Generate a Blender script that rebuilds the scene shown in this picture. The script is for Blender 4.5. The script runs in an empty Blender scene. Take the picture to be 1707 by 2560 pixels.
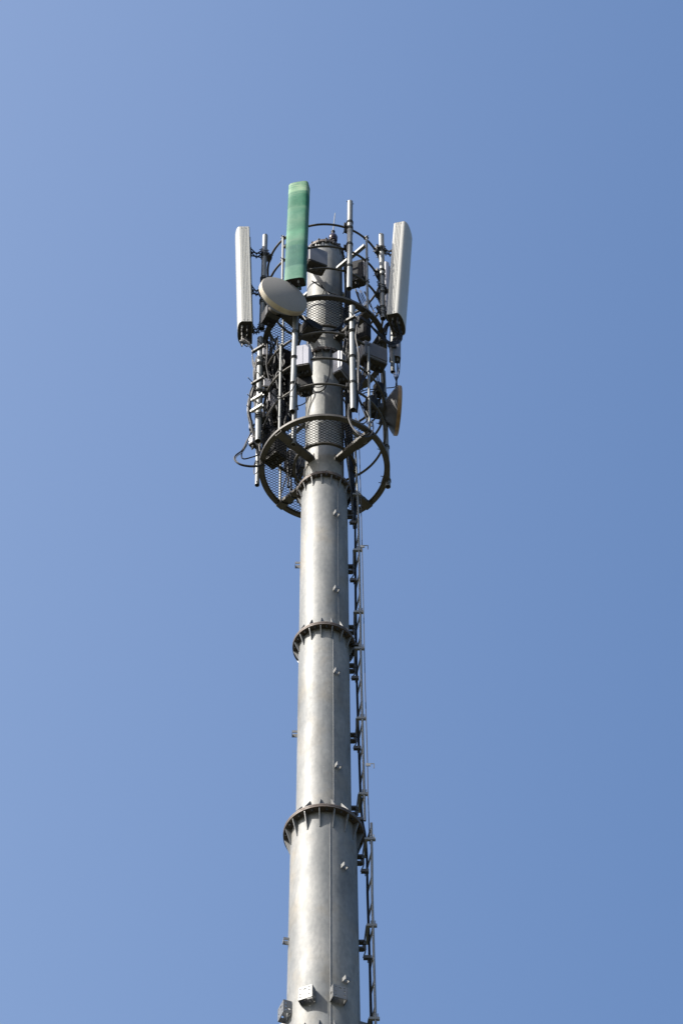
import bpy, bmesh, math, random
from mathutils import Vector, Matrix
random.seed(7)
R = math.radians
scene = bpy.context.scene
C = scene.collection

# ------------------------------------------------------------------ camera
CAMP = Vector((0.0, -27.8, 1.6)); FPX = 9000.0; CXP, CYP = 853.5, 1280.0
PITCH, YAW, ROLL = R(53.5), 0.00801894, -0.00458443
_f = Vector((math.sin(YAW)*math.cos(PITCH), math.cos(YAW)*math.cos(PITCH), math.sin(PITCH)))
_r0 = Vector((math.cos(YAW), -math.sin(YAW), 0)); _u0 = _r0.cross(_f)
_r = _r0*math.cos(ROLL) + _u0*math.sin(ROLL); _u = -_r0*math.sin(ROLL) + _u0*math.cos(ROLL)
cd = bpy.data.cameras.new('camera'); cam = bpy.data.objects.new('camera', cd); C.objects.link(cam)
cd.sensor_fit = 'VERTICAL'; cd.sensor_height = 36.0; cd.sensor_width = 24.0
cd.lens = FPX/2560*36.0; cd.clip_start = 0.1; cd.clip_end = 9000
m = Matrix((( _r.x, _u.x, -_f.x, CAMP.x), (_r.y, _u.y, -_f.y, CAMP.y), (_r.z, _u.z, -_f.z, CAMP.z), (0, 0, 0, 1)))
cam.matrix_world = m
scene.camera = cam
scene.render.resolution_x, scene.render.resolution_y = 682, 1024

# ------------------------------------------------------------------ sky, sun, exposure
SUN_EL, SUN_AZ = R(45), R(-118)          # azimuth measured from +Y towards +X
w = bpy.data.worlds.new('World'); scene.world = w; w.use_nodes = True
nt = w.node_tree; nt.nodes.clear()
sky = nt.nodes.new('ShaderNodeTexSky'); sky.sky_type = 'NISHITA'; sky.sun_disc = False
sky.sun_elevation = SUN_EL; sky.sun_rotation = SUN_AZ
sky.air_density = 1.05; sky.dust_density = 3.0; sky.ozone_density = 3.0; sky.altitude = 0
bg = nt.nodes.new('ShaderNodeBackground'); bg.inputs['Strength'].default_value = 0.118
wo = nt.nodes.new('ShaderNodeOutputWorld')
wb = nt.nodes.new('ShaderNodeMix'); wb.data_type = 'RGBA'; wb.blend_type = 'MULTIPLY'; wb.inputs[0].default_value = 1.0; wb.inputs[7].default_value = (.97, 1.015, 1.05, 1)
nt.links.new(sky.outputs[0], wb.inputs[6]); # added light gradient painted into the sky colour, brighter left, dimmer right
tcw = nt.nodes.new('ShaderNodeTexCoord'); sx = nt.nodes.new('ShaderNodeSeparateXYZ'); nt.links.new(tcw.outputs['Generated'], sx.inputs[0])
mw = nt.nodes.new('ShaderNodeMapRange'); mw.interpolation_type = 'SMOOTHSTEP'; mw.inputs['From Min'].default_value = -.17; mw.inputs['From Max'].default_value = .17; nt.links.new(sx.outputs[0], mw.inputs[0])
hz = nt.nodes.new('ShaderNodeMix'); hz.data_type = 'RGBA'; hz.inputs[6].default_value = (1.22, 1.15, 1.09, 1); hz.inputs[7].default_value = (.80, .88, .95, 1); nt.links.new(mw.outputs[0], hz.inputs[0])
hm = nt.nodes.new('ShaderNodeMix'); hm.data_type = 'RGBA'; hm.blend_type = 'MULTIPLY'; hm.inputs[0].default_value = 1.0
nt.links.new(wb.outputs[2], hm.inputs[6]); nt.links.new(hz.outputs[2], hm.inputs[7]); nt.links.new(hm.outputs[2], bg.inputs[0]); nt.links.new(bg.outputs[0], wo.inputs[0])
sl = bpy.data.lights.new('sun', 'SUN'); sl.energy = 5.0; sl.angle = R(0.5); sl.color = (1.0, 0.95, 0.87)
so = bpy.data.objects.new('sun', sl); C.objects.link(so)
sd = Vector((math.sin(SUN_AZ)*math.cos(SUN_EL), math.cos(SUN_AZ)*math.cos(SUN_EL), math.sin(SUN_EL)))
so.rotation_euler = sd.to_track_quat('Z', 'Y').to_euler(); so.location = (-30, -10, 60)
scene.view_settings.view_transform = 'Standard'; scene.view_settings.look = 'None'
scene.view_settings.exposure = 0.9; scene.view_settings.gamma = 1.0

# ------------------------------------------------------------------ pixel <-> world
def ray(px, py):
    return (_f + _r*((px-CXP)/FPX) - _u*((py-CYP)/FPX))
def at(px, py, y=0.0):
    """world point seen at photo pixel (px,py) lying at world depth y"""
    d = ray(px, py); t = (y - CAMP.y)/d.y
    return CAMP + d*t
def zof(py, y=0.0, px=811):
    return at(px, py, y).z
def on(px, py, r, side=-1):
    """point on the vertical cylinder of radius r round the mast; side -1 near, +1 far"""
    y = side*r
    for _ in range(6):
        p = at(px, py, y); y = side*math.sqrt(max(r*r - p.x*p.x, 0.0))
    return at(px, py, y)

# ------------------------------------------------------------------ materials
MATS = {}
def mat(name, col, rough=.5, metal=0., var=.0, scale=8., stretch=(1, 1, 1), col2=None, bump=0., bscale=60., fine=0.0, spec=None):
    m = bpy.data.materials.new(name); m.use_nodes = True; n = m.node_tree; b = n.nodes['Principled BSDF']
    b.inputs['Roughness'].default_value = rough; b.inputs['Metallic'].default_value = metal
    if spec is not None: b.inputs['Specular IOR Level'].default_value = spec
    tc = n.nodes.new('ShaderNodeTexCoord'); mp = n.nodes.new('ShaderNodeMapping'); mp.inputs['Scale'].default_value = stretch
    geo = n.nodes.new('ShaderNodeNewGeometry'); n.links.new(geo.outputs['Position'], mp.inputs[0])
    ns = n.nodes.new('ShaderNodeTexNoise'); ns.inputs['Scale'].default_value = scale; ns.inputs['Detail'].default_value = 6; ns.inputs['Roughness'].default_value = .6
    n.links.new(mp.outputs[0], ns.inputs['Vector'])
    rp = n.nodes.new('ShaderNodeValToRGB'); rp.color_ramp.elements[0].position = .32; rp.color_ramp.elements[1].position = .68
    c2 = col2 or tuple(max(0, c*(1-var)) for c in col)
    rp.color_ramp.elements[0].color = (*c2, 1); rp.color_ramp.elements[1].color = (*col, 1)
    n.links.new(ns.outputs[0], rp.inputs[0]); n.links.new(rp.outputs[0], b.inputs['Base Color'])
    mr = n.nodes.new('ShaderNodeMapRange'); mr.inputs['To Min'].default_value = min(1, rough*1.18); mr.inputs['To Max'].default_value = rough*.85
    n.links.new(ns.outputs[0], mr.inputs[0]); n.links.new(mr.outputs[0], b.inputs['Roughness'])
    if bump:
        n2 = n.nodes.new('ShaderNodeTexNoise'); n2.inputs['Scale'].default_value = bscale; n2.inputs['Detail'].default_value = 4
        n.links.new(geo.outputs['Position'], n2.inputs['Vector'])
        bp = n.nodes.new('ShaderNodeBump'); bp.inputs['Strength'].default_value = bump; bp.inputs['Distance'].default_value = .01
        n.links.new(n2.outputs[0], bp.inputs['Height']); n.links.new(bp.outputs[0], b.inputs['Normal'])
    MATS[name] = m
    return m
galv = mat('galvanised_steel', (.16, .163, .163), .5, .4, .25, 3.)
pipe_m = mat('galvanised_pipe', (.17, .175, .17), .5, .35, .2, 5.)
deck_m = mat('weathered_steel', (.062, .056, .048), .6, .2, .35, 9., col2=(.034, .03, .024))
clamp_m = mat('dull_clamp_steel', (.04, .04, .04), .6, .3, .4, 12.)
bright_m = mat('bright_zinc', (.3, .3, .28), .45, .5, .15, 12.)
rust_m = mat('rusty_flange_edge', (.10, .088, .08), .65, .4, .4, 14., col2=(.07, .05, .04))
white_m = mat('aged_white_radome', (.335, .33, .305), .5, 0, .06, 2., (1, 1, .6))
white2_m = mat('white_housing_paint', (.31, .31, .345), .45, 0, .08, 4.)
grey_m = mat('grey_housing_paint', (.17, .17, .19), .5, 0, .15, 8.)
dark_m = mat('dark_housing', (.016, .016, .018), .7, 0, .3, 10., spec=.15)
cap_m = mat('dark_end_cap', (.035, .03, .025), .7, 0, .5, 20., col2=(.018, .015, .012))  # uneven brown-black for antenna caps and box bottom covers
black_m = mat('black_rubber', (.010, .010, .012), .55, 0, .3, 10., spec=.2)
cablew_m = mat('grey_cable_jacket', (.11, .106, .10), .5, 0, .2, 10.)
dish_m = mat('grey_radome_fabric', (.185, .176, .162), .75, 0, .06, 40., bump=.05, bscale=200)
cream_m = mat('cream_shroud', (.42, .38, .30), .6, 0, .3, 6., col2=(.26, .20, .14))
orange_m = mat('ochre_stained_rim', (.26, .16, .07), .65, 0, .3, 12., col2=(.14, .08, .04))
brass_m = mat('brass_connector', (.6, .42, .1), .35, .9, .1, 10.)
conc_m = mat('concrete', (.36, .35, .33), .85, 0, .2, 2., bump=.2)
mesh_m = mat('expanded_steel_mesh', (.014, .0135, .013), .85, 0, .3, 20., spec=.08)

def pole_material():
    m = bpy.data.materials.new('mast_zinc_coating'); m.use_nodes = True; n = m.node_tree; b = n.nodes['Principled BSDF']
    L = n.links.new
    geo = n.nodes.new('ShaderNodeNewGeometry')
    sep = n.nodes.new('ShaderNodeSeparateXYZ'); L(geo.outputs['Position'], sep.inputs[0])
    def noise(scale, stretch, rot=(0, 0, 0), det=5, rough=.55):
        mp = n.nodes.new('ShaderNodeMapping'); mp.inputs['Scale'].default_value = stretch; mp.inputs['Rotation'].default_value = rot
        L(geo.outputs['Position'], mp.inputs[0])
        t = n.nodes.new('ShaderNodeTexNoise'); t.inputs['Scale'].default_value = scale; t.inputs['Detail'].default_value = det; t.inputs['Roughness'].default_value = rough
        L(mp.outputs[0], t.inputs['Vector']); return t.outputs[0]
    def ramp(x, a, b_, ca, cb):
        r = n.nodes.new('ShaderNodeValToRGB'); r.color_ramp.elements[0].position = a; r.color_ramp.elements[1].position = b_
        r.color_ramp.elements[0].color = (*ca, 1); r.color_ramp.elements[1].color = (*cb, 1); L(x, r.inputs[0]); return r.outputs[0]
    def math_(op, a, b_=None, clamp=False):
        q = n.nodes.new('ShaderNodeMath'); q.operation = op; q.use_clamp = clamp
        for i, v in enumerate((a, b_)):
            if v is None: continue
            if isinstance(v, (int, float)): q.inputs[i].default_value = v
            else: L(v, q.inputs[i])
        return q.outputs[0]
    def mix(f, a, b_, t='MIX'):
        q = n.nodes.new('ShaderNodeMix'); q.data_type = 'RGBA'; q.blend_type = t
        if isinstance(f, (int, float)): q.inputs[0].default_value = f
        else: L(f, q.inputs[0])
        for s, v in ((6, a), (7, b_)):
            if isinstance(v, tuple): q.inputs[s].default_value = (*v, 1)
            else: L(v, q.inputs[s])
        return q.outputs[2]
    big = ramp(noise(1.6, (1, 1, .45), (0, .6, .3)), .3, .7, (.14, .146, .146), (.245, .241, .227))
    diag = ramp(noise(5, (1, 1, .35), (0, .75, 0), 7), .35, .65, (.75, .765, .78), (1, 1, 1))
    c = mix(1.0, big, diag, 'MULTIPLY')
    warm = ramp(noise(2.2, (1, 1, .8), (.4, .2, 0)), .52, .72, (1, 1, 1), (1.0, .90, .76))
    c = mix(.9, c, warm, 'MULTIPLY')
    fine = ramp(noise(26, (1, 1, .5)), .36, .62, (.80, .81, .82), (1, 1, 1))
    c = mix(1.0, c, fine, 'MULTIPLY')
    # small dark specks
    sp = n.nodes.new('ShaderNodeTexVoronoi'); sp.inputs['Scale'].default_value = 7; L(geo.outputs['Position'], sp.inputs['Vector'])
    spm = math_('LESS_THAN', sp.outputs['Distance'], .075)
    c = mix(math_('MULTIPLY', spm, .45), c, (.2, .2, .2))
    # run-off stain down the section below the lower deck, x about -0.03
    nz = noise(9, (1, 1, .6), det=6, rough=.7)
    dx = math_('ABSOLUTE', math_('ADD', math_('SUBTRACT', sep.outputs[0], -.035), math_('MULTIPLY', math_('SUBTRACT', nz, .5), .09)))
    line = math_('SUBTRACT', 1.0, math_('MULTIPLY', dx, 38.), True)
    zt, zb = zof(1190, -.3), zof(1385, -.3)
    z1 = math_('MULTIPLY', math_('SUBTRACT', zt, sep.outputs[2]), 5., True)
    z2 = math_('MULTIPLY', math_('SUBTRACT', sep.outputs[2], zb), 1.6, True)
    ny = math_('LESS_THAN', sep.outputs[1], 0.)
    st = math_('MULTIPLY', math_('MULTIPLY', line, math_('MULTIPLY', z1, z2)), ny)
    blot = ramp(noise(22, (1, 1, .35), det=6, rough=.7), .44, .62, (0, 0, 0), (1, 1, 1))
    st = math_('MULTIPLY', st, math_('ADD', math_('MULTIPLY', blot, .7), .15))
    c = mix(math_('MULTIPLY', st, .85, True), c, (.13, .13, .13))
    # diffuse grey smears beside the seam
    sm = ramp(noise(3.4, (1.6, 1.6, .28), (0, .12, 0), 6, .65), .56, .72, (0, 0, 0), (1, 1, 1))
    c = mix(math_('MULTIPLY', sm, .2), c, (.22, .23, .24))
    L(c, b.inputs['Base Color'])
    b.inputs['Metallic'].default_value = .12; b.inputs['Specular IOR Level'].default_value = .4
    ro = n.nodes.new('ShaderNodeMapRange'); L(noise(6, (1, 1, .5)), ro.inputs[0]); ro.inputs['To Min'].default_value = .5; ro.inputs['To Max'].default_value = .72
    L(ro.outputs[0], b.inputs['Roughness'])
    bp = n.nodes.new('ShaderNodeBump'); bp.inputs['Strength'].default_value = .35; bp.inputs['Distance'].default_value = .012
    L(noise(4.5, (1, 1, .45), (0, .7, 0), 6), bp.inputs['Height']); L(bp.outputs[0], b.inputs['Normal'])
    return m
pole_m = pole_material()

def green_material(zb, zt):
    m = bpy.data.materials.new('streaky_green_paint'); m.use_nodes = True; n = m.node_tree; b = n.nodes['Principled BSDF']; L = n.links.new
    geo = n.nodes.new('ShaderNodeNewGeometry'); sep = n.nodes.new('ShaderNodeSeparateXYZ'); L(geo.outputs['Position'], sep.inputs[0])
    mp = n.nodes.new('ShaderNodeMapping'); mp.inputs['Scale'].default_value = (1.5, 1.5, 4); mp.inputs['Rotation'].default_value = (0, .12, 0)
    L(geo.outputs['Position'], mp.inputs[0])
    ns = n.nodes.new('ShaderNodeTexNoise'); ns.inputs['Scale'].default_value = 3; ns.inputs['Detail'].default_value = 6; L(mp.outputs[0], ns.inputs['Vector'])
    mr = n.nodes.new('ShaderNodeMapRange'); mr.inputs['From Min'].default_value = zb; mr.inputs['From Max'].default_value = zt
    L(sep.outputs[2], mr.inputs[0])
    ad = n.nodes.new('ShaderNodeMath'); ad.operation = 'MULTIPLY_ADD'; L(ns.outputs[0], ad.inputs[0]); ad.inputs[1].default_value = .09
    of = n.nodes.new('ShaderNodeMath'); of.operation = 'SUBTRACT'; L(mr.outputs[0], of.inputs[0]); of.inputs[1].default_value = .045; L(of.outputs[0], ad.inputs[2])
    rp = n.nodes.new('ShaderNodeValToRGB'); cr = rp.color_ramp; L(ad.outputs[0], rp.inputs[0])
    D = (.008, .105, .056); Mi = (.055, .19, .115); Lt = (.19, .30, .19); T = (.010, .082, .062)
    stops = [(0, (.06, .16, .11)), (.055, (.055, .15, .11)), (.085, T), (.17, (.018, .10, .07)), (.26, T), (.295, (.03, .12, .075)), (.33, (.07, .16, .11)), (.40, Mi), (.48, (.035, .135, .085)), (.54, (.06, .155, .1)), (.62, (.03, .135, .085)), (.67, (.06, .16, .1)),
             (.70, D), (.80, D), (.835, (.04, .145, .09)), (.86, Lt), (.89, (.09, .2, .12)), (.93, (.05, .15, .09)), (.96, (.07, .17, .1))]
    e = cr.elements; e[0].position = 0; e[0].color = (*stops[0][1], 1); e[1].position = 1; e[1].color = (.06, .17, .1, 1)
    for p, c in stops[1:]:
        q = e.new(p); q.color = (*c, 1)
    # brush waves near the top and pale vertical scuffs
    mp2 = n.nodes.new('ShaderNodeMapping'); mp2.inputs['Scale'].default_value = (22, 22, 3.5); L(geo.outputs['Position'], mp2.inputs[0])
    n2 = n.nodes.new('ShaderNodeTexNoise'); n2.inputs['Scale'].default_value = 3; n2.inputs['Detail'].default_value = 7; n2.inputs['Roughness'].default_value = .75; L(mp2.outputs[0], n2.inputs['Vector'])
    r2 = n.nodes.new('ShaderNodeValToRGB'); r2.color_ramp.elements[0].position = .52; r2.color_ramp.elements[1].position = .74
    r2.color_ramp.elements[0].color = (0, 0, 0, 1); r2.color_ramp.elements[1].color = (.3, .3, .3, 1); L(n2.outputs[0], r2.inputs[0])
    mp3 = n.nodes.new('ShaderNodeMapping'); mp3.inputs['Scale'].default_value = (3, 3, 34); mp3.inputs['Rotation'].default_value = (0, .3, 0); L(geo.outputs['Position'], mp3.inputs[0])
    n3 = n.nodes.new('ShaderNodeTexNoise'); n3.inputs['Scale'].default_value = 1.4; n3.inputs['Detail'].default_value = 5; L(mp3.outputs[0], n3.inputs['Vector'])
    r3 = n.nodes.new('ShaderNodeValToRGB'); r3.color_ramp.elements[0].position = .46; r3.color_ramp.elements[1].position = .6
    r3.color_ramp.elements[0].color = (0, 0, 0, 1); r3.color_ramp.elements[1].color = (1, 1, 1, 1); L(n3.outputs[0], r3.inputs[0])
    top = n.nodes.new('ShaderNodeMapRange'); L(mr.outputs[0], top.inputs[0]); top.inputs['From Min'].default_value = .8; top.inputs['From Max'].default_value = .88; top.inputs['To Max'].default_value = .85
    mu = n.nodes.new('ShaderNodeMath'); mu.operation = 'MULTIPLY'; L(r3.outputs[0], mu.inputs[0]); L(top.outputs[0], mu.inputs[1])
    x1 = n.nodes.new('ShaderNodeMix'); x1.data_type = 'RGBA'; L(r2.outputs[0], x1.inputs[0]); L(rp.outputs[0], x1.inputs[6]); x1.inputs[7].default_value = (.14, .24, .16, 1)
    x2 = n.nodes.new('ShaderNodeMix'); x2.data_type = 'RGBA'; L(mu.outputs[0], x2.inputs[0]); L(x1.outputs[2], x2.inputs[6]); x2.inputs[7].default_value = (.18, .28, .18, 1)
    n4 = n.nodes.new('ShaderNodeTexNoise'); n4.inputs['Scale'].default_value = 9; n4.inputs['Detail'].default_value = 7; n4.inputs['Roughness'].default_value = .7; L(geo.outputs['Position'], n4.inputs['Vector'])
    r4 = n.nodes.new('ShaderNodeValToRGB'); r4.color_ramp.elements[0].position = .35; r4.color_ramp.elements[1].position = .65
    r4.color_ramp.elements[0].color = (.7, .86, .82, 1); r4.color_ramp.elements[1].color = (1.25, 1.08, 1.1, 1); L(n4.outputs[0], r4.inputs[0])
    x3 = n.nodes.new('ShaderNodeMix'); x3.data_type = 'RGBA'; x3.blend_type = 'MULTIPLY'; x3.inputs[0].default_value = 1; L(x2.outputs[2], x3.inputs[6]); L(r4.outputs[0], x3.inputs[7])
    L(x3.outputs[2], b.inputs['Base Color']); b.inputs['Roughness'].default_value = .7; b.inputs['Specular IOR Level'].default_value = .25
    return m

# ------------------------------------------------------------------ mesh helpers
class MB:
    def __init__(s): s.v = []; s.f = []; s.sm = []
    def add(s, vs, fs, smooth=False):
        o = len(s.v); s.v += [Vector(v) for v in vs]
        for i, f in enumerate(fs):
            s.f.append([o+k for k in f]); s.sm.append(smooth if isinstance(smooth, bool) else smooth[i])
        return s
    def obox(s, c, ax, half):
        c = Vector(c); a = [Vector(x).normalized()*h for x, h in zip(ax, half)]
        vs = [c + a[0]*i + a[1]*j + a[2]*k for i in (-1, 1) for j in (-1, 1) for k in (-1, 1)]
        return s.add(vs, [(0, 1, 3, 2), (4, 6, 7, 5), (0, 4, 5, 1), (2, 3, 7, 6), (0, 2, 6, 4), (1, 5, 7, 3)])
    def box(s, c, sx, sy, sz, az=0):
        a = R(az); return s.obox(c, ((math.cos(a), -math.sin(a), 0), (math.sin(a), math.cos(a), 0), (0, 0, 1)), (sx/2, sy/2, sz/2))
    def bar(s, p, q, wid, hgt, up=(0, 0, 1)):
        p, q = Vector(p), Vector(q); d = (q-p).normalized(); u = Vector(up)
        sdir = d.cross(u)
        if sdir.length < 1e-4: sdir = d.cross(Vector((1, 0, 0)))
        sdir.normalize(); u = sdir.cross(d).normalized()
        return s.obox((p+q)/2, (d, sdir, u), ((q-p).length/2, wid/2, hgt/2))
    def tube(s, pts, r, seg=8, cap=True, hollow=0.0):
        pts = [Vector(p) for p in pts]; n = len(pts)
        closed = (pts[0]-pts[-1]).length < 1e-6
        if closed: pts = pts[:-1]; n -= 1; cap = False
        tang = []
        for i in range(n):
            a = pts[(i-1) % n] if (closed or i > 0) else pts[i]
            b = pts[(i+1) % n] if (closed or i < n-1) else pts[i]
            t = (b-a); tang.append(t.normalized() if t.length > 1e-9 else Vector((0, 0, 1)))
        ref = Vector((0, 0, 1)) if abs(tang[0].z) < .9 else Vector((0, 1, 0))
        u = tang[0].cross(ref).normalized(); vs = []
        for i in range(n):
            u = (u - tang[i]*u.dot(tang[i])).normalized(); w_ = tang[i].cross(u)
            rr = r[i] if isinstance(r, (list, tuple)) else r
            for k in range(seg):
                a = 2*math.pi*k/seg; vs.append(pts[i] + (u*math.cos(a) + w_*math.sin(a))*rr)
        fs = []
        for i in range(n if closed else n-1):
            j = (i+1) % n
            for k in range(seg):
                k2 = (k+1) % seg; fs.append((i*seg+k, i*seg+k2, j*seg+k2, j*seg+k))
        sm = [True]*len(fs)
        if cap:
            if hollow > 0:        # open pipe ends: inner wall
                for e, idx, sg in ((0, 0, 1), (n-1, n-1, -1)):
                    o = len(vs); rr = r if not isinstance(r, (list, tuple)) else r[idx]
                    base = pts[idx]
                    for k in range(seg): vs.append(base + (vs[e*seg+k]-base)*(1-hollow))
                    for k in range(seg): vs.append(vs[o+k] + tang[idx]*sg*rr*4)
                    for k in range(seg):
                        k2 = (k+1) % seg
                        fs.append((e*seg+k, e*seg+k2, o+k2, o+k)); sm.append(False)
                        fs.append((o+k, o+k2, o+seg+k2, o+seg+k)); sm.append(True)
                    fs.append(tuple(o+seg+k for k in range(seg))); sm.append(False)
            else:
                fs.append(tuple(range(seg))[::-1]); sm.append(False)
                fs.append(tuple((n-1)*seg+k for k in range(seg))); sm.append(False)
        return s.add(vs, fs, sm)
    def lathe(s, prof, org=(0, 0, 0), ax=(0, 0, 1), seg=48, smooth=True, caps=True):
        """prof: list of (radius, distance along ax)"""
        ax = Vector(ax).normalized(); org = Vector(org)
        ref = Vector((0, 1, 0)) if abs(ax.y) < .9 else Vector((1, 0, 0))
        u = ax.cross(ref).normalized(); w_ = ax.cross(u); vs = []; fs = []
        for (r, h) in prof:
            for k in range(seg):
                a = 2*math.pi*k/seg; vs.append(org + ax*h + (u*math.cos(a)+w_*math.sin(a))*r)
        for i in range(len(prof)-1):
            for k in range(seg):
                k2 = (k+1) % seg; fs.append((i*seg+k, i*seg+k2, (i+1)*seg+k2, (i+1)*seg+k))
        sm = [smooth]*len(fs)
        if caps and prof[0][0] > 1e-6: fs.append(tuple(range(seg))[::-1]); sm.append(False)
        if caps and prof[-1][0] > 1e-6: fs.append(tuple((len(prof)-1)*seg+k for k in range(seg))); sm.append(False)
        return s.add(vs, fs, sm)
    def ring(s, z, rin, rout, h, seg=96, c=(0, 0)):
        """flat ring between radii, thickness h, bottom at z"""
        vs = []; fs = []
        for (r, zz) in ((rin, z), (rout, z), (rout, z+h), (rin, z+h)):
            for k in range(seg):
                a = 2*math.pi*k/seg; vs.append((c[0]+r*math.cos(a), c[1]+r*math.sin(a), zz))
        for i in range(4):
            j = (i+1) % 4
            for k in range(seg):
                k2 = (k+1) % seg; fs.append((i*seg+k, i*seg+k2, j*seg+k2, j*seg+k))
        return s.add(vs, fs)
    def prism(s, prof, org, U, V, P, smooth=False):
        """profile points (a,b) in axes U,V swept from org along P"""
        org, U, V, P = Vector(org), Vector(U), Vector(V), Vector(P); n = len(prof)
        vs = [org+U*a+V*b for a, b in prof] + [org+U*a+V*b+P for a, b in prof]
        fs = [(i, (i+1) % n, n+(i+1) % n, n+i) for i in range(n)]; sm = [smooth]*n
        fs += [tuple(range(n))[::-1], tuple(range(n, 2*n))]; sm += [False, False]
        return s.add(vs, fs, sm)
    def build(s, name, material, parent=None, sharp=False):
        org = ORG.get(parent, None) if parent is not None else None
        if org is None:
            zs = sum((v for v in s.v), Vector())/max(1, len(s.v)); org = Vector((zs.x, zs.y, min(v.z for v in s.v)))
        me = bpy.data.meshes.new(name)
        me.from_pydata([tuple(v-org) for v in s.v], [], s.f); me.materials.append(material)
        me.polygons.foreach_set('use_smooth', s.sm)
        bm = bmesh.new(); bm.from_mesh(me); bmesh.ops.recalc_face_normals(bm, faces=bm.faces); bm.to_mesh(me); bm.free()
        if any(s.sm): me.set_sharp_from_angle(angle=R(38))
        o = bpy.data.objects.new(name, me); C.objects.link(o)
        if parent is not None: o.parent = parent
        else: o.location = org
        ORG[o] = org
        return o
ORG = {}
def tag(o, label=None, cat=None, group=None, kind=None):
    for k, v in (('label', label), ('category', cat), ('group', group), ('kind', kind)):
        if v: o[k] = v
    return o
def thing(name, loc, label, cat, group=None):
    o = bpy.data.objects.new(name, None); C.objects.link(o); o.location = loc; o.empty_display_size = .1
    ORG[o] = Vector(loc); return tag(o, label, cat, group)
def smooth_path(pts, k=6):
    pts = [Vector(p) for p in pts]
    if len(pts) < 3: return pts
    out = []
    for i in range(len(pts)-1):
        p0 = pts[max(i-1, 0)]; p1 = pts[i]; p2 = pts[i+1]; p3 = pts[min(i+2, len(pts)-1)]
        for j in range(k):
            t = j/k
            out.append(.5*((2*p1)+(p2-p0)*t+(2*p0-5*p1+4*p2-p3)*t*t+(3*p1-p0-3*p2+p3)*t**3))
    out.append(pts[-1]); return out
def circ(r, z, seg=96, a0=0, a1=360):
    n = max(2, int(seg*(a1-a0)/360)); return [Vector((r*math.sin(R(a0+(a1-a0)*i/n)), -r*math.cos(R(a0+(a1-a0)*i/n)), z)) for i in range(n+1)]
def pol(az, r, z):       # az 0 = towards the camera, positive to the right
    return Vector((r*math.sin(R(az)), -r*math.cos(R(az)), z))

# ------------------------------------------------------------------ ground
g = MB(); S = 3000.0
g.add([(-S, -S, 0), (S, -S, 0), (S, S, 0), (-S, S, 0)], [(0, 1, 2, 3)])
ground_m = mat('dry_ground', (.09, .08, .055), .95, 0, .4, .35, col2=(.045, .055, .025), bump=.3, bscale=5)
tag(g.build('ground', ground_m), kind='structure')

# ------------------------------------------------------------------ mast
mast = thing('monopole_mast', (0, 0, 0), 'tall tapering galvanised steel monopole mast with bolted flanges', 'mast')
FL = [   # near rim py, outer radius, name
    dict(z=zof(2563, -.50), R=.50, lo=.28, up=.18),
    dict(z=zof(2008, -.47), R=.470, lo=.26, up=.245),
    dict(z=zof(1553, -.39), R=.390, lo=.17, up=.175),
    dict(z=zof(1176, -.365), R=.362, lo=.15, up=0),
    dict(z=zof(865, -.305), R=.300, lo=.12, up=0),
    dict(z=zof(598, -.27), R=.278, lo=.13, up=0)]
for f in FL: f['z'] -= .025          # centre plane of the flange pair
ztab = [(FL[0]['z'], .401, .415), (FL[1]['z'], .326, .386), (FL[2]['z'], .312, .3125), (FL[3]['z'], .262, .302), (FL[4]['z'], .254, .258), (FL[5]['z'], None, .252)]
# sections above frame bottom: (z0, r0, z1, r1)
secs = [(FL[0]['z'], .408, FL[1]['z'], .3835), (FL[1]['z'], .3245, FL[2]['z'], .3125), (FL[2]['z'], .3115, FL[3]['z'], .3015),
        (FL[3]['z'], .2585, FL[4]['z'], .2545), (FL[4]['z'], .2545, FL[5]['z'], .2505)]
below = [(0.35, .74), (5.6, .68), (11.0, .62), (16.4, .56), (21.6, .51), (25.9, .46), (FL[0]['z'], .425)]
for i in range(len(below)-1):
    secs.append((below[i][0], below[i][1], below[i+1][0], below[i+1][1]-.0))
def pole_r(z):
    for (a, ra, b, rb) in secs:
        if a <= z <= b: return ra + (rb-ra)*(z-a)/(b-a)
    return .25
for (a, ra, b, rb) in secs:
    n = 6; MB().lathe([(ra+(rb-ra)*i/n, a+(b-a)*i/n) for i in range(n+1)], seg=128, caps=False).build('pole_section', pole_m, mast)
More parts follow.
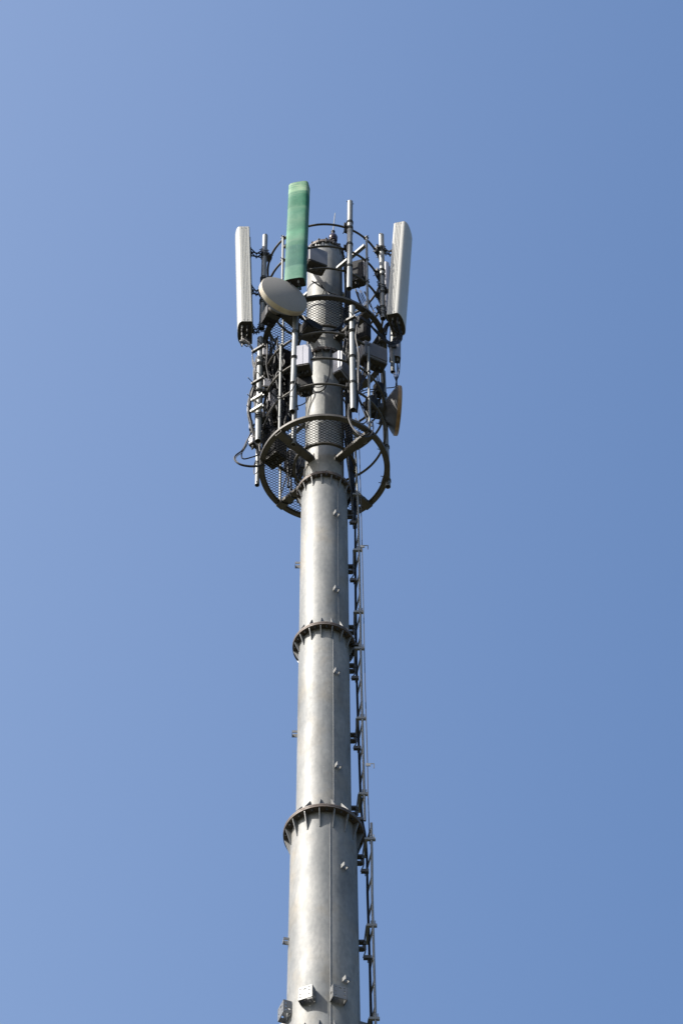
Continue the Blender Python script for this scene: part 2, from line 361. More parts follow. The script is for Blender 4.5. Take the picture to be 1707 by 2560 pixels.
# raised weld seams running up the sections (pixel x fixes the azimuth, checked at mid height)
for (py, pxs, s, y0, y1) in ((2300, 825.5, 0, 2560, 2050), (1800, 833.5, 1, 2003, 1610), (1400, 845.0, 2, 1550, 1225)):
    r0 = pole_r((secs[s][0]+secs[s][2])/2); p = on(pxs, py, r0); az = math.degrees(math.atan2(p.x, -p.y))
    b = MB(); zz0, zz1 = secs[s][0]+.05, secs[s][2]-.06
    pts = []
    for i in range(41):
        z = zz0+(zz1-zz0)*i/40; pts.append(pol(az + math.sin(i*1.7)*.12, pole_r(z)+.001, z))
    b.tube(pts, .0055 if s < 2 else .003, 6); b.build('weld_seam', galv, mast)
def flange(f, n=16, off=-6.5, bolts=True):
    z, Ro = f['z'], f['R']; rl = pole_r(z-.1)-.003; ru = pole_r(z+.1)-.003
    b = MB(); b.ring(z+.001, ru, Ro, .022); b.ring(z-.023, rl, Ro-.002, .022)
    fo = b.build('flange', rust_m, mast)
    far = MB(); farb = MB()
    for k in range(n):
        a = off+360/n*(k+.5); near = abs((a+180) % 360-180) < 92
        p = pol(a, Ro-.035 if Ro-rl > .07 else (Ro+rl)/2+.01, z); bb = MB() if near else farb
        bb.lathe([(.011, -.055), (.011, -.041), (.018, -.0405), (.018, -.0235), (.011, -.023), (.011, .023), (.018, .0235), (.018, .042), (.011, .0425), (.011, .055)], p, seg=6, smooth=False)
        if near: bb.build('bolt', clamp_m, fo)
    for up in (0, 1):
        if up and not f['up']: continue
        for k in range(n):
            a = off+360/n*k; t = .005; near = abs((a+180) % 360-180) < (102 if not up else 85)
            d = pol(a, 1, 0); s_ = Vector((d.y, -d.x, 0)).normalized(); q = MB() if near else far
            if up: zt = z+.024; pr = [(ru-.004, zt), (Ro-.012, zt), (Ro-.012, zt+.02), (ru+.01, zt+f['up']), (ru-.004, zt+f['up'])]
            else: zt = z-.024; pr = [(rl-.004, zt), (Ro-.012, zt), (Ro-.012, zt-.02), (rl+.012, zt-f['lo']), (rl-.004, zt-f['lo'])]
            q.prism(pr, -s_*t, d, (0, 0, 1), s_*2*t)
            if near: q.build('gusset', galv, fo)
    far.build('gusset', galv, fo)['kind'] = 'stuff'; farb.build('bolt', clamp_m, fo)['kind'] = 'stuff'
for f in FL: flange(f)
for (z, r) in below[1:-1]:
    b = MB(); b.ring(z+.001, r-.06, r+.09, .024); b.ring(z-.025, r-.06, r+.09, .024); b.build('flange', rust_m, mast)
MB().lathe([(.262, FL[5]['z']+.024), (.262, FL[5]['z']+.03)], seg=64).build('top_plate', galv, mast)
MB().box((0, 0, .15), 2.6, 2.6, .4).build('foundation', conc_m, mast)

# small lugs for steps: open plate brackets welded to the pole
def lug(px, py, side=-1):
    r = .33
    for _ in range(5):
        p = on(px, py, r, side); r = pole_r(p.z)+.03
    az = math.atan2(p.x, -p.y); d = Vector((math.sin(az), -math.cos(az), 0)); s_ = Vector((math.cos(az), math.sin(az), 0)); c = Vector((0, 0, p.z)) + d*(r-.03)
    b = MB()
    b.obox(c+d*.03-s_*.032, (s_, d, (0, 0, 1)), (.003, .030, .030))
    b.obox(c+d*.03+s_*.032, (s_, d, (0, 0, 1)), (.003, .034, .02))
    b.obox(c+d*.061+Vector((0, 0, -.01)), (s_, d, (0, 0, 1)), (.032, .003, .026))
    o = b.build('step_lug', galv, mast)
for px, py in ((842, 1283), (841.5, 1472), (842.5, 1678), (846, 1914), (862.5, 2165), (866, 2449)): lug(px, py)
for px, py in ((742.5, 1412), (736.5, 1834), (715, 2352)): lug(px, py)

# hollow drilled box brackets near the bottom of the picture
def circle_pts(c, a, b, r, n=12): return [c+a*math.cos(2*math.pi*i/n)*r+b*math.sin(2*math.pi*i/n)*r for i in range(n)]
def holed_plate(mb, c, U, V, N, hu, hv, t, holes):
    """thin plate with real through holes, made by bmesh boolean-free triangulation"""
    bm = bmesh.new()
    outer = [(-hu, -hv), (hu, -hv), (hu, hv), (-hu, hv)]
    loops = [outer] + [[(x+r*math.cos(2*math.pi*i/14), y+r*math.sin(2*math.pi*i/14)) for i in range(14)] for (x, y, r) in holes]
    edges = []
    for lp in loops:
        vs = [bm.verts.new((x, y, 0)) for x, y in lp]
        for i in range(len(vs)): edges.append(bm.edges.new((vs[i], vs[(i+1) % len(vs)])))
    bmesh.ops.triangle_fill(bm, use_beauty=True, use_dissolve=False, edges=edges)
    # remove faces inside holes
    kill = []
    for f in bm.faces:
        q = f.calc_center_median()
        for (x, y, r) in holes:
            if (q.x-x)**2+(q.y-y)**2 < (r*.9)**2: kill.append(f); break
    if kill: bmesh.ops.delete(bm, geom=kill, context='FACES')
    bm.verts.index_update()
    vs = [c+U*v.co.x+V*v.co.y+N*t/2 for v in bm.verts]; k = len(vs)
    vs += [c+U*v.co.x+V*v.co.y-N*t/2 for v in bm.verts]
    fs = [tuple(v.index for v in f.verts) for f in bm.faces]; fs += [tuple(k+i for i in f[::-1]) for f in list(fs)]
    o = 0
    for lp in loops:
        n = len(lp)
        for i in range(n):
            j = (i+1) % n; fs.append((o+i, o+j, k+o+j, k+o+i))
        o += n
    bm.free(); mb.add(vs, fs)
zbx = zof(2470, -.52)
for k in range(8):
    az = -23.5+45*k; d = pol(az, 1, 0); s_ = Vector((math.cos(R(az)), math.sin(R(az)), 0)); zc = Vector((0, 0, 1)); r0 = pole_r(zbx); c = Vector((0, 0, zbx)) + d*r0
    b = MB(); dep = .09; hw = .082; hh = .095
    if k == 2: continue
    hs = [(-.055, .062, .0085), (.05, .066, .0085), (-.055, -.01, .0085), (.05, .02, .0105), (-.055, -.062, .0085), (.05, -.04, .0085), (.0, .05, .016)]
    holed_plate(b, c+d*dep, s_, zc, d, hw, hh, .008, hs)
    holed_plate(b, c+d*(dep/2)-s_*hw, d, zc, s_, dep/2+.004, hh-.001, .007, [(-.0, .0, .02)] if k % 2 else [(0, .05, .009)])
    holed_plate(b, c+d*(dep/2)+s_*hw, d, zc, s_, dep/2+.004, hh-.001, .007, [(.02, -.05, .009), (.02, .0, .009), (-.02, -.03, .016), (.02, .05, .009)])
    b.build('box_bracket', galv, mast)

# ------------------------------------------------------------------ beacon and lightning rod
ztop = FL[5]['z']+.03; pb = Vector((.118, -.20, ztop))
lb = thing('obstruction_light', pb, 'dark round obstruction light standing on the mast top', 'beacon')
MB().lathe([(.045, 0), (.045, .02), (.03, .03), (.03, .045)], pb, seg=24).build('base', black_m, lb)
hb = .045
MB().lathe([(.03, hb), (.058, hb+.01), (.064, hb+.035), (.05, hb+.05), (.062, hb+.06), (.067, hb+.10), (.055, hb+.15), (.03, hb+.17), (.0, hb+.175)], pb, seg=32).build('lens', mat('dark_lens', (.02, .008, .008), .12, 0, .1), lb)
MB().lathe([(.024, hb+.17), (.024, hb+.25), (.03, hb+.25), (.03, hb+.27), (.0, hb+.27)], pb, seg=16).build('cap', black_m, lb)
q0 = at(832, 582, -.02); q1 = at(837.5, 533, -.02)
q0 = pb+Vector((.005, 0, hb+.27))
lr = MB().tube([q0, at(834.5, 560, -.02), q1], [.009, .008, .006], 8).build('lightning_rod', pipe_m)
tag(lr, 'thin slightly leaning lightning rod rising above the dark beacon', 'lightning rod')

# ------------------------------------------------------------------ service decks and guard rails
def deck(near_py, rin, label, arm_off, meshskip):
    zc = zof(near_py, -.86)
    t = thing('service_platform', (0, 0, zc-.05), label, 'platform', 'round service platforms on the mast')
    MB().ring(zc-.042, .806, .866, .042, 128).build('outer_ring', deck_m, t)
    MB().ring(zc-.03, .788, .8059, .012, 128).build('ring_lip', deck_m, t)
    MB().ring(zc-.030, rin, rin+.035, .03, 96).build('inner_ring', deck_m, t)
    for az in (-45, 45, 135, 225):
        b = MB(); p = pol(az, pole_r(zc)-.01, zc-.085); q = pol(az, .855, zc-.085)
        b.bar(p, q, .10, .006); d = (q-p).normalized(); s_ = d.cross(Vector((0, 0, 1))).normalized()
        b.bar(p-s_*.049+Vector((0, 0, .0275)), q-s_*.049+Vector((0, 0, .0275)), .006, .048)
        b.bar(p+s_*.049+Vector((0, 0, .0275)), q+s_*.049+Vector((0, 0, .0275)), .006, .048)
        b.bar(p+Vector((0, 0, .02))-d*.0, p+d*.012+Vector((0, 0, .02)), .13, .14)
        for i in range(7):
            c = p.lerp(q, .12+.13*i)
            b.obox(c+Vector((0, 0, .0551)), (d, s_, (0, 0, 1)), (.018, .052, .004))
        b.build('support_arm', deck_m, t)
    # expanded metal floor, real strands, left open over the ladder side
    b = MB(); pitch = .036; ang = R(31); z = zc+.006
    for sgn in (-1, 1):
        dirv = Vector((math.cos(ang), sgn*math.sin(ang), 0)); nrm = Vector((-dirv.y, dirv.x, 0))
        k = -int(.86/pitch)-1
        while k*pitch < .87:
            run = None; st = .012; tt = -.86
            while tt <= .87:
                p = nrm*(k*pitch)+dirv*tt; r = math.hypot(p.x, p.y); az = math.degrees(math.atan2(p.x, -p.y))
                ok = rin+.01 < r < .83 and not (meshskip[0] < az % 360 < meshskip[1])
                if ok and run is None: run = p.copy()
                if (not ok) and run is not None:
                    if (p-run).length > .03: b.bar(run+Vector((0, 0, z+sgn*.0015)), p+Vector((0, 0, z+sgn*.0015)), .0052, .004)
                    run = None
                tt += st
            k += 1
    b.build('mesh_floor', mesh_m, t)
    return t, zc
deckA, zA = deck(736.5, .345, 'upper round mesh platform, just under the tall panel antennas', 0, (50, 133))
deckB, zB = deck(1035, .385, 'lower round mesh platform, lowest ring around the mast', 0, (50, 133))
def rails(pys, zdeck, label, topz=None):
    zs = [zof(p, -.81) for p in pys]
    t = thing('guard_rail', (0, 0, zdeck), label, 'guard rail', 'three hoop guard rails round the platforms')
    for z in zs: MB().tube(circ(.812, z, 112), .0165, 10).build('hoop', deck_m, t)
    for az in (-45, 45, 225):
        MB().tube([pol(az, .835, zdeck), pol(az, .835, zs[0]+.03)], .0175, 8).build('upright', pipe_m, t)
        b = MB()
        for z in zs:
            d = pol(az, 1, 0); s_ = Vector((-d.y, d.x, 0))
            b.obox(pol(az, .825, z), (d, s_, (0, 0, 1)), (.030, .026, .012)); b.tube([pol(az, .78, z+.018), pol(az, .875, z+.018)], .006, 5)
        b.build('rail_clamps', clamp_m, t)
    return t, zs
railA, hoopA = rails((561, 616, 671), zA, 'upper guard rail of three dark hoops round the mast top')
railB, hoopB = rails((831, 896, 960), zB, 'lower guard rail of three dark hoops below the upper platform')
# tie arms that hold the rails off the mast
for (t, zz, azs) in ((railA, (hoopA[1]+hoopA[0])/2+.12, (45, 135, 225, -45)), (railB, hoopB[1], (135, 225))):
    for az in azs:
        b = MB(); b.bar(pol(az, .25, zz), pol(az, .80, zz), .05, .045)
        for i in range(3): b.obox(pol(az, .31+.05*i, zz+.03), ((1, 0, 0), (0, 1, 0), (0, 0, 1)), (.012, .012, .008))
        b.build('tie_arm', galv, t)
allh = hoopA+hoopB

# ------------------------------------------------------------------ mounting pipes
def ubolts(p, d, axis, r, gap=.035, n=2, reach=.05):
    """pair of dark U-bolts round a pipe of radius r at p opening along d"""
    b = MB(); s_ = axis.cross(d).normalized()
    for i in range(n):
        c = p + axis*((i-(n-1)/2)*gap)
        pts = [c + d*reach + s_*(r+.004)]
        for k in range(9):
            a = math.pi*k/8; pts.append(c + s_*math.cos(a)*(r+.004) - d*math.sin(a)*(r+.004))
        pts.append(c + d*reach - s_*(r+.004)); b.tube(pts, .006, 6)
    b.obox(p+d*(r+.012), (d, s_, axis), (.008, r+.028, gap*.5*(n-1)+.022))
    b.obox(p+d*(r+.034), (d, s_, axis), (.006, r+.02, gap*.3*(n-1)+.014))
    for sx in (-1, 1): b.tube([p+d*(r-.005)+s_*sx*(r+.018), p+d*(r+.075)+s_*sx*(r+.018)], .0055, 5)
    return b
def mpipe(a, b, r, label, extra=(), hoops=True):
    p0, p1 = at(*b), at(*a)            # bottom, top
    t = thing('mounting_pipe', p0, label, 'pipe', 'vertical antenna mounting pipes')
    ax = (p1-p0).normalized()
    MB().tube([p0, p1], r, 20, hollow=.12).build('tube', pipe_m, t)
    b = MB(); d0 = Vector((-p1.x, -p1.y, 0)).normalized(); s0 = ax.cross(d0)
    b.tube([p1-ax*.02-s0*(r+.016), p1-ax*.02+s0*(r+.016)], .007, 6)
    b.tube([p0+ax*.03-s0*(r+.016), p0+ax*.03+s0*(r+.016)], .007, 6); b.build('end_bolts', clamp_m, t)
    zs = [z for z in allh+[zA, zB] if p0.z+.04 < z < p1.z-.04] if hoops else []
    for z in zs:
        p = p0 + ax*((z-p0.z)/ax.z); d = Vector((-p.x, -p.y, 0)).normalized()
        mb = ubolts(p, d, ax, r)
        ri = math.hypot(p.x, p.y)
        if ri-.81 > .06: mb.bar(p+d*(r+.02), p+d*(ri-.79), .05, .05)
        mb.build('pipe_clamp', clamp_m, t)
    for py in extra:
        z = at((a[0]+b_[0])/2 if False else a[0], py, a[2]).z
        p = p0 + ax*((z-p0.z)/ax.z); d = Vector((-p.x, -p.y, 0)).normalized(); ubolts(p, d, ax, r).build('pipe_clamp', clamp_m, t)
    t['_ax'] = 0; del t['_ax']
    return p0, p1, ax
P = {}
P['L'] = mpipe((663, 590, -.27), (654.3, 822, -.27), .038, 'dark grey pipe carrying the left white panel antenna', (757, 702))
P['C'] = mpipe((875, 505, -.835), (872.7, 722, -.835), .039, 'tallest bare pipe, rising in front of the right side of the mast top', (572,))
P['R'] = mpipe((952.8, 588, -.40), (957, 797, -.40), .038, 'pipe holding the right white panel antenna', (629, 690, 771))
P['G'] = mpipe((738, 520, -.86), (743, 735, -.86), .036, 'pipe hidden behind the green panel antenna')
P['L2'] = mpipe((651, 846, -.26), (645.2, 1103, -.26), .041, 'light grey pipe below the left white panel antenna', (912, 1039))
P['L3'] = mpipe((647.5, 1010, .20), (643, 1213, .20), .031, 'short pipe with an open end, lowest at the left edge of the lower platform', (1160,), hoops=False)
P['D'] = mpipe((740, 775, -.80), (731, 1029, -.80), .041, 'light pipe running down beneath the big round dish', (896, 962))
P['B'] = mpipe((738, 985, -.45), (734, 1112, -.45), .034, 'short stub pipe just behind the near rim of the lower platform', hoops=False)
P['S'] = mpipe((879.7, 768, -.82), (882.5, 1025, -.82), .041, 'ringed pipe with cables on the right front of the lower guard rail', (832, 894))
P['R2'] = mpipe((957, 930, .22), (969.5, 1217, .22), .036, 'pipe carrying the side facing dish at the right rim')
P['R3'] = mpipe((982, 800, .22), (981, 930, .22), .03, 'short pipe behind the small panel antenna under the right tall antenna', hoops=False)

# transverse channel bars bolted across the left pipe
def cross_bar(a, b, label, m_):
    p, q = at(*a), at(*b); t = thing('channel_bar', (p+q)/2, label, 'bracket', 'channel bars bolted across the lower left pipe')
    mb = MB(); mb.bar(p, q, .035, .006); d = (q-p).normalized(); s_ = d.cross(Vector((0, 0, 1))).normalized()
    mb.bar(p-s_*.017+Vector((0, 0, .018)), q-s_*.017+Vector((0, 0, .018)), .005, .036); mb.bar(p+s_*.017+Vector((0, 0, .018)), q+s_*.017+Vector((0, 0, .018)), .005, .036)
    mb.build('channel', m_, t)
    mb = MB()
    for f in (.12, .88):
        c = p.lerp(q, f); mb.tube([c+s_*-.07+Vector((0, 0, .02)), c+s_*.12+Vector((0, 0, .02))], .006, 6)
    mb.build('threaded_rods', clamp_m, t)
cross_bar((631, 882, -.33), (661, 864, -.46), 'dark channel bar across the lower left pipe, topmost', clamp_m)
cross_bar((630, 962, -.33), (660, 944, -.46), 'dark channel bar halfway down the lower left pipe', clamp_m)
cross_bar((630, 1003, -.33), (657, 987, -.46), 'bright zinc channel bar across the lower left pipe, upper of the bright pair', bright_m)
cross_bar((628, 1031, -.33), (656, 1014, -.46), 'bright zinc channel bar across the lower left pipe, lower of the bright pair', bright_m)
cross_bar((861, 806, -.80), (889, 792, -.92), 'dark channel bar across the ringed pipe below the upper platform', clamp_m)

# ------------------------------------------------------------------ panel antennas
def panel(name, bot, top, az, wdt, dep, mats, label, nconn=6, ribs=3, pipe=None, ucap=.02, cutr=.045, group=None, brz=(.12, .48, .86), col_back=None, pw=2.4):
    """bot/top: world points on the back centre line; az: facing azimuth (0 = to camera, + right)"""
    bot, top = Vector(bot), Vector(top); w_ = (top-bot).normalized(); n = pol(az, 1, 0); n = (n-w_*n.dot(w_)).normalized(); s_ = w_.cross(n)
    L = (top-bot).length; h = wdt/2
    t = thing(name, bot, label, 'antenna', group)
    prof = [(-h+.012, 0), (-h, .012)]
    y = .02
    side = dep*.66
    k = ribs
    if k:
        step = (side-.03)/(k+1)
        for i in range(k):
            yy = .02+step*(i+1); prof += [(-h, yy-.0045), (-h+.006, yy-.003), (-h+.006, yy+.003), (-h, yy+.0045)]
    prof += [(-h, side)]
    for i in range(1, 12):
        x = -h*math.cos(R(90*i/11))**.75 if i < 11 else 0
        if i < 11: prof.append((x, side + (dep-side)*(1-abs(x/h)**pw)**(1/pw)))
    full = prof + [(0, dep)] + [(-a, b) for a, b in prof[::-1]]
    m_body, m_side, m_cap = mats
    body = MB(); nn = len(full)
    vs = []; fs = []; sm = []
    # bottom edge is an open shell, recessed cap inside; top slightly chamfered
    lv = [(0, 1.0), (L-.012, 1.0), (L, .97)]
    for (hh, sc) in lv:
        for a, b in full: vs.append(bot+w_*hh+s_*(a*sc)+n*((b-dep/2)*sc+dep/2))
    for i in range(2):
        for k_ in range(nn):
            k2 = (k_+1) % nn; fs.append((i*nn+k_, i*nn+k2, (i+1)*nn+k2, (i+1)*nn+k_)); sm.append(False)
    fs.append(tuple(2*nn+k_ for k_ in range(nn))); sm.append(False)
    o = len(vs)
    for (hh, sc) in ((0, .965), (ucap, .96)):
        for a, b in full: vs.append(bot+w_*hh+s_*(a*sc)+n*((b-dep/2)*sc+dep/2))
    for k_ in range(nn):
        k2 = (k_+1) % nn; fs.append((k_, k2, o+k2, o+k_)); sm.append(False)
        fs.append((o+k_, o+k2, o+nn+k2, o+nn+k_)); sm.append(False)
    fs.append(tuple(o+nn+k_ for k_ in range(nn))); sm.append(False)
    body.add(vs, fs, sm); body.build('radome', m_body, t)
    capm = MB(); capm.prism([(a*.95, (b-dep/2)*.95+dep/2) for a, b in full], bot+w_*(ucap-.008), s_, n, w_*.007); cap = capm.build('end_cap', m_cap, t)
    capm = MB(); capm.prism([(a*.97, (b-dep/2)*.97+dep/2) for a, b in full], bot+w_*(L+.0005), s_, n, w_*.004); capm.build('top_cap', cap_m, t)
    conns = []
    for i in range(nconn):
        c = bot + s_*((i//2 - (nconn//2-1)/2)*wdt*.8/max(1, nconn//2)) + n*(dep*(.35+.33*(i % 2))) + w_*(ucap-.008)
        MB().lathe([(.013, -.0), (.013, -.03), (.016, -.03), (.016, -.05), (.009, -.055), (.009, -.075)], c, w_, 12).build('connector', clamp_m if i % 3 else pipe_m, t)
        conns.append(c-w_*.07)
    if nconn > 3:
        sc = MB()
        for zz in (.035, L-.05):
            for sg in (-1, 1):
                for yy in (.3, .55): sc.obox(bot+w_*zz+s_*(h*sg)+n*(dep*yy), (s_, n, w_), (.002, .006, .006))
        sc.build('screws', clamp_m, t)
    # back channel and tilt brackets
    b = MB(); b.prism([(-.05, 0), (.05, 0), (.05, -.012), (-.05, -.012)], bot+w_*.06, s_, n, w_*(L-.12)); b.build('back_plate', clamp_m if col_back is None else col_back, t)
    if pipe is not None:
        p0, p1, ax = pipe
        for f in brz:
            c = bot+w_*(L*f)
            pp = p0+ax*max(.03, min(((c.z-p0.z)/ax.z), (p1-p0).length-.05))
            b = MB()
            b.prism([(-.045, -.012), (.045, -.012), (.045, -.02), (-.045, -.02)], c-w_*.07, s_, n, w_*.14)
            dd = (c-pp); e = dd.normalized(); q = pp+e*.045
            for sg in (-1, 1):
                o_ = s_*(.03*sg)
                mid = (c-n*.02+q)/2 - w_*.07 + o_
                b.bar(c-n*.018+w_*.045+o_, mid, .006, .022, up=s_); b.bar(mid, q+w_*.03+o_, .006, .022, up=s_)
                b.bar(c-n*.018-w_*.04+o_, q-w_*.05+o_, .006, .018, up=s_)
            b.tube([mid-s_*.075, mid+s_*.02], .008, 6); b.tube([c-n*.02-w_*.04-s_*.045, c-n*.02-w_*.04+s_*.045], .007, 6)
            b.obox(pp+e*.045, (e, s_, ax), (.007, .06, .06)); b.obox(pp-e*.045, (e, s_, ax), (.007, .06, .045))
            for sg in (-1, 1):
                for zz in (-.03, .03): b.tube([pp-e*.065+s_*sg*.048+ax*zz, pp+e*.075+s_*sg*.048+ax*zz], .0055, 5)
            b.build('tilt_bracket', clamp_m, t)
    return t, conns, (bot, w_, n, s_, L)

GREEN = dict(b=at(737, 698, -1.02), t=at(748, 455, -1.10))
green_m = green_material(GREEN['b'].z, GREEN['t'].z)
def backpt(px, py, y): return at(px, py, y)
CON = {}
tg, CON['G'], _ = panel('panel_antenna', at(740.5, 719.5, -.985), at(751, 477.5, -1.03), -12.5, .285, .16, (green_m, green_m, cap_m),
    'green painted panel antenna with streaky faded bands, tallest on the mast', 4, 0, P['G'], cutr=.03, pw=3.2, group='tall panel antennas', brz=(.1, .8))
tl, CON['L'], _ = panel('panel_antenna', at(631, 832, -.30), at(624, 594, -.30), -89, .385, .205, (white_m, white_m, cap_m),
    'left white ribbed panel antenna, seen edge on and facing left', 10, 4, P['L'], group='tall panel antennas', brz=(.03, .44, .84))
tr, CON['R'], _ = panel('panel_antenna', at(974, 815, -.36), at(992, 585, -.36), 75, .385, .205, (white_m, white_m, cap_m),
    'right white ribbed panel antenna facing right, partly in shadow', 8, 4, P['R'], group='tall panel antennas', brz=(.1, .38, .8))
tsm, CON['S'], _ = panel('panel_antenna', at(986, 908, .33), at(987, 800, .33), 5, .155, .13, (grey_m, grey_m, cap_m),
    'small grey panel antenna hanging below the right tall antenna', 4, 0, P['R3'], group='small panel antennas', cutr=.02, ucap=.015, brz=(.2, .8))
tsb, CON['T'], _ = panel('panel_antenna', at(968, 790, .15), at(968.5, 665, .15), -60, .12, .08, (white2_m, white2_m, cap_m),
    'slim pale panel antenna tucked between the right pipe and right tall antenna', 2, 0, None, group='small panel antennas', cutr=.02)

# ------------------------------------------------------------------ dishes
def dish(c, az, Rr, depth, label, mface, mrim, mshell, pipe, tiltz=0, rimw=.07):
    n = (pol(az, 1, 0)+Vector((0, 0, tiltz))).normalized(); c = Vector(c)
    t = thing('microwave_dish', c-Vector((0, 0, Rr)), label, 'dish antenna', 'round microwave dishes')
    MB().lathe([(Rr-.004, -.004), (Rr-.012, 0)], c, n, 72).build('radome_face', mface, t)
    MB().lathe([(Rr-.004, -.0045), (Rr, -.012), (Rr, -rimw), (Rr-.012, -rimw-.002)], c, n, 72).build('rim', mrim, t)
    prof = [(Rr-.012, -rimw-.0021)]
    for i in range(1, 9):
        f = i/8; r = Rr*(1-f)+.09*f; prof.append((r, -rimw-depth*(1-(r/Rr)**1.3)))
    prof += [(.085, prof[-1][1]-.01), (.085, prof[-1][1]-.05), (.0, prof[-1][1]-.05)]
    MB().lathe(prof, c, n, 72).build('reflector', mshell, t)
    hub = c+n*(prof[-1][1])
    up = Vector((0, 0, 1)); s_ = n.cross(up).normalized()
    b = MB(); b.obox(hub-n*.03, (n, s_, up), (.035, .10, .10)); b.build('mount_plate', clamp_m, t)
    b = MB(); b.obox(hub-n*.13+up*.01, (n, s_, up), (.07, .09, .11)); b.lathe([(.02, 0), (.02, .05)], hub-n*.13-up*.16, up, 12); b.build('radio_unit', dark_m, t)
    if pipe:
        p0, p1, ax = pipe; z = min(max(hub.z, p0.z+.05), p1.z-.08); pp = p0+ax*((z-p0.z)/ax.z)
        b = MB(); b.bar(hub-n*.04, pp, .07, .09); d = (hub-pp); d.z = 0; d.normalize()
        b.obox(pp, (d, d.cross(up), up), (.055, .06, .07)); b.build('mount_arm', clamp_m, t)
        b = ubolts(pp+ax*.03, d, ax, .042, .08); b.build('pipe_clamp', clamp_m, t)
    return t, hub
dish(at(711.5, 735, -1.12), 28, .352, .22, 'big round dish with grey flat face, in front of the green antenna foot', dish_m, cream_m, mat('brown_grey_dish_back', (.12, .11, .10), .65, 0, .3, 6.), P['D'], rimw=.08)
dish(at(998.5, 1027, .10), 95.5, .345, .20, 'dish seen edge on at the right, with an ochre stained rim', dish_m, orange_m, mat('shaded_dish_back', (.055, .055, .06), .6, 0, .2, 5.), P['R2'], rimw=.055)  # back shell colour darkened to stand in for the tower's shadow on it

# ------------------------------------------------------------------ radio units and boxes
def unit(c, w_, h, d, az, label, m_, fins=None, under=True, cat='radio unit', conn=3, tilt=0, pipe=None, cover=False):
    c = Vector(c); n = pol(az, 1, 0); s_ = Vector((math.cos(R(az)), math.sin(R(az)), 0)); up = Vector((0, 0, 1))
    if tilt: up = (up+s_*tilt).normalized(); s_ = up.cross(-n).normalized()*(1 if up.cross(-n).dot(s_) > 0 else -1)
    t = thing('radio_unit', c-up*h/2, label, cat, 'boxy remote radio units among the guard rails')
    ch = min(.016, w_*.15, d*.2)
    prof = [(-w_/2+ch, d/2), (w_/2-ch, d/2), (w_/2, d/2-ch), (w_/2, -d/2+ch), (w_/2-ch, -d/2), (-w_/2+ch, -d/2), (-w_/2, -d/2+ch), (-w_/2, d/2-ch)]
    MB().prism(prof, c-up*(h/2-.012), s_, n, up*(h-.012)).build('housing', m_, t)
    b = MB(); b.prism([(a*.93, e*.93) for a, e in prof], c-up*(h/2+.012), s_, n, up*.0235); b.build('bottom_cover', cap_m, t)
    if cover:
        b = MB()
        b.obox(c+n*(d/2+.002)+s_*(w_*.02), (s_, n, up), (.0012, .0015, h*.47)); b.build('cover_seam', grey_m, t)
    if fins:
        for sd_, mm in fins:
            b = MB()
            if sd_ in ('f', 'b'):
                sg = 1 if sd_ == 'f' else -1; k = max(5, int(w_/.016))
                for i in range(k):
                    b.obox(c+n*sg*(d/2+.011)+s_*(w_*(i+.5)/k-w_/2)*.94+up*.012, (s_, n, up), (.0025, .012, h*.45))
            else:
                sg = 1 if sd_ == 'r' else -1; k = max(5, int(d/.016))
                for i in range(k):
                    b.obox(c+s_*sg*(w_/2+.009)+n*(d*(i+.5)/k-d/2)*.9+up*.012, (s_, n, up), (.010, .0025, h*.45))
            b.build('cooling_fins', mm, t)
    for i in range(conn):
        p = c - up*(h/2+.012) + s_*((i-(conn-1)/2)*w_*.7/max(1, conn)) + n*(.01*((i % 2)*2-1))
        MB().lathe([(.012, 0), (.012, -.025), (.015, -.025), (.015, -.045), (.008, -.05), (.008, -.065)], p, up, 10).build('connector', clamp_m, t)
    b = MB(); b.obox(c-n*(d/2+.025), (s_, n, up), (w_*.3, .024, h*.32)); b.build('mount_bracket', clamp_m, t)
    return t
unit(at(789, 652, -.52), .29, .36, .20, 24, 'grey radio box in front of the mast top, beside the green antenna', grey_m, [('l', white2_m)], conn=4)
unit(at(893, 685, -.42), .15, .47, .22, 72, 'tall dark radio box with a pale finned face behind the tallest bare pipe', dark_m, [('f', grey_m)], conn=4)
unit(at(760, 903, -.74), .20, .46, .22, -12, 'white box with a smooth front cover, centre of the lower guard rail', white2_m, None, conn=4, cover=True)
unit(at(852, 920, -.62), .125, .47, .24, -33, 'narrow white box with a finned side, right of the white box on the mast', white2_m, [('r', grey_m)], conn=3)
unit(at(931, 893, -.45), .37, .33, .18, 26, 'wide finned grey radio unit on the right of the guard rail', grey_m, [('f', grey_m)], conn=4, tilt=0)
unit(at(904, 828, -.25), .12, .48, .24, 62, 'dark slab shaped unit just under the upper platform, above the finned unit', dark_m, conn=3)
unit(at(687, 1012, .05), .19, .42, .16, -42, 'pale finned radio unit among cables at the left of the lower rail', white2_m, [('f', white2_m), ('r', grey_m)], conn=3)
unit(at(686, 948, .10), .26, .46, .16, -38, 'dark radio unit behind the left hoops, above the pale finned one', dark_m, [('f', dark_m)], conn=4)
unit(at(721, 975, .10), .20, .44, .18, 20, 'dark radio unit behind the pipe under the dish', dark_m, [('f', dark_m)], conn=4)
unit(at(687, 1122, -.1), .27, .52, .2, -45, 'big black radio unit hanging inside the left of the lower platform', dark_m, [('f', dark_m)], conn=4)
unit(at(739, 1160, .62), .24, .34, .2, 18, 'dull grey box behind the mast, seen through the lower platform', grey_m, [('l', dark_m)], conn=3)
unit(at(660, 1075, .25), .18, .36, .16, -60, 'black box right behind the open end of the light left pipe', dark_m, conn=3)
unit(at(627.5, 1064, .1), .045, .19, .06, -10, 'tiny white junction box at the far left edge, upper one', white2_m, conn=1, cat='junction box')
unit(at(632, 1104, .1), .08, .17, .10, -38, 'small white junction box above the hanging cable loop', white2_m, conn=2, cat='junction box')
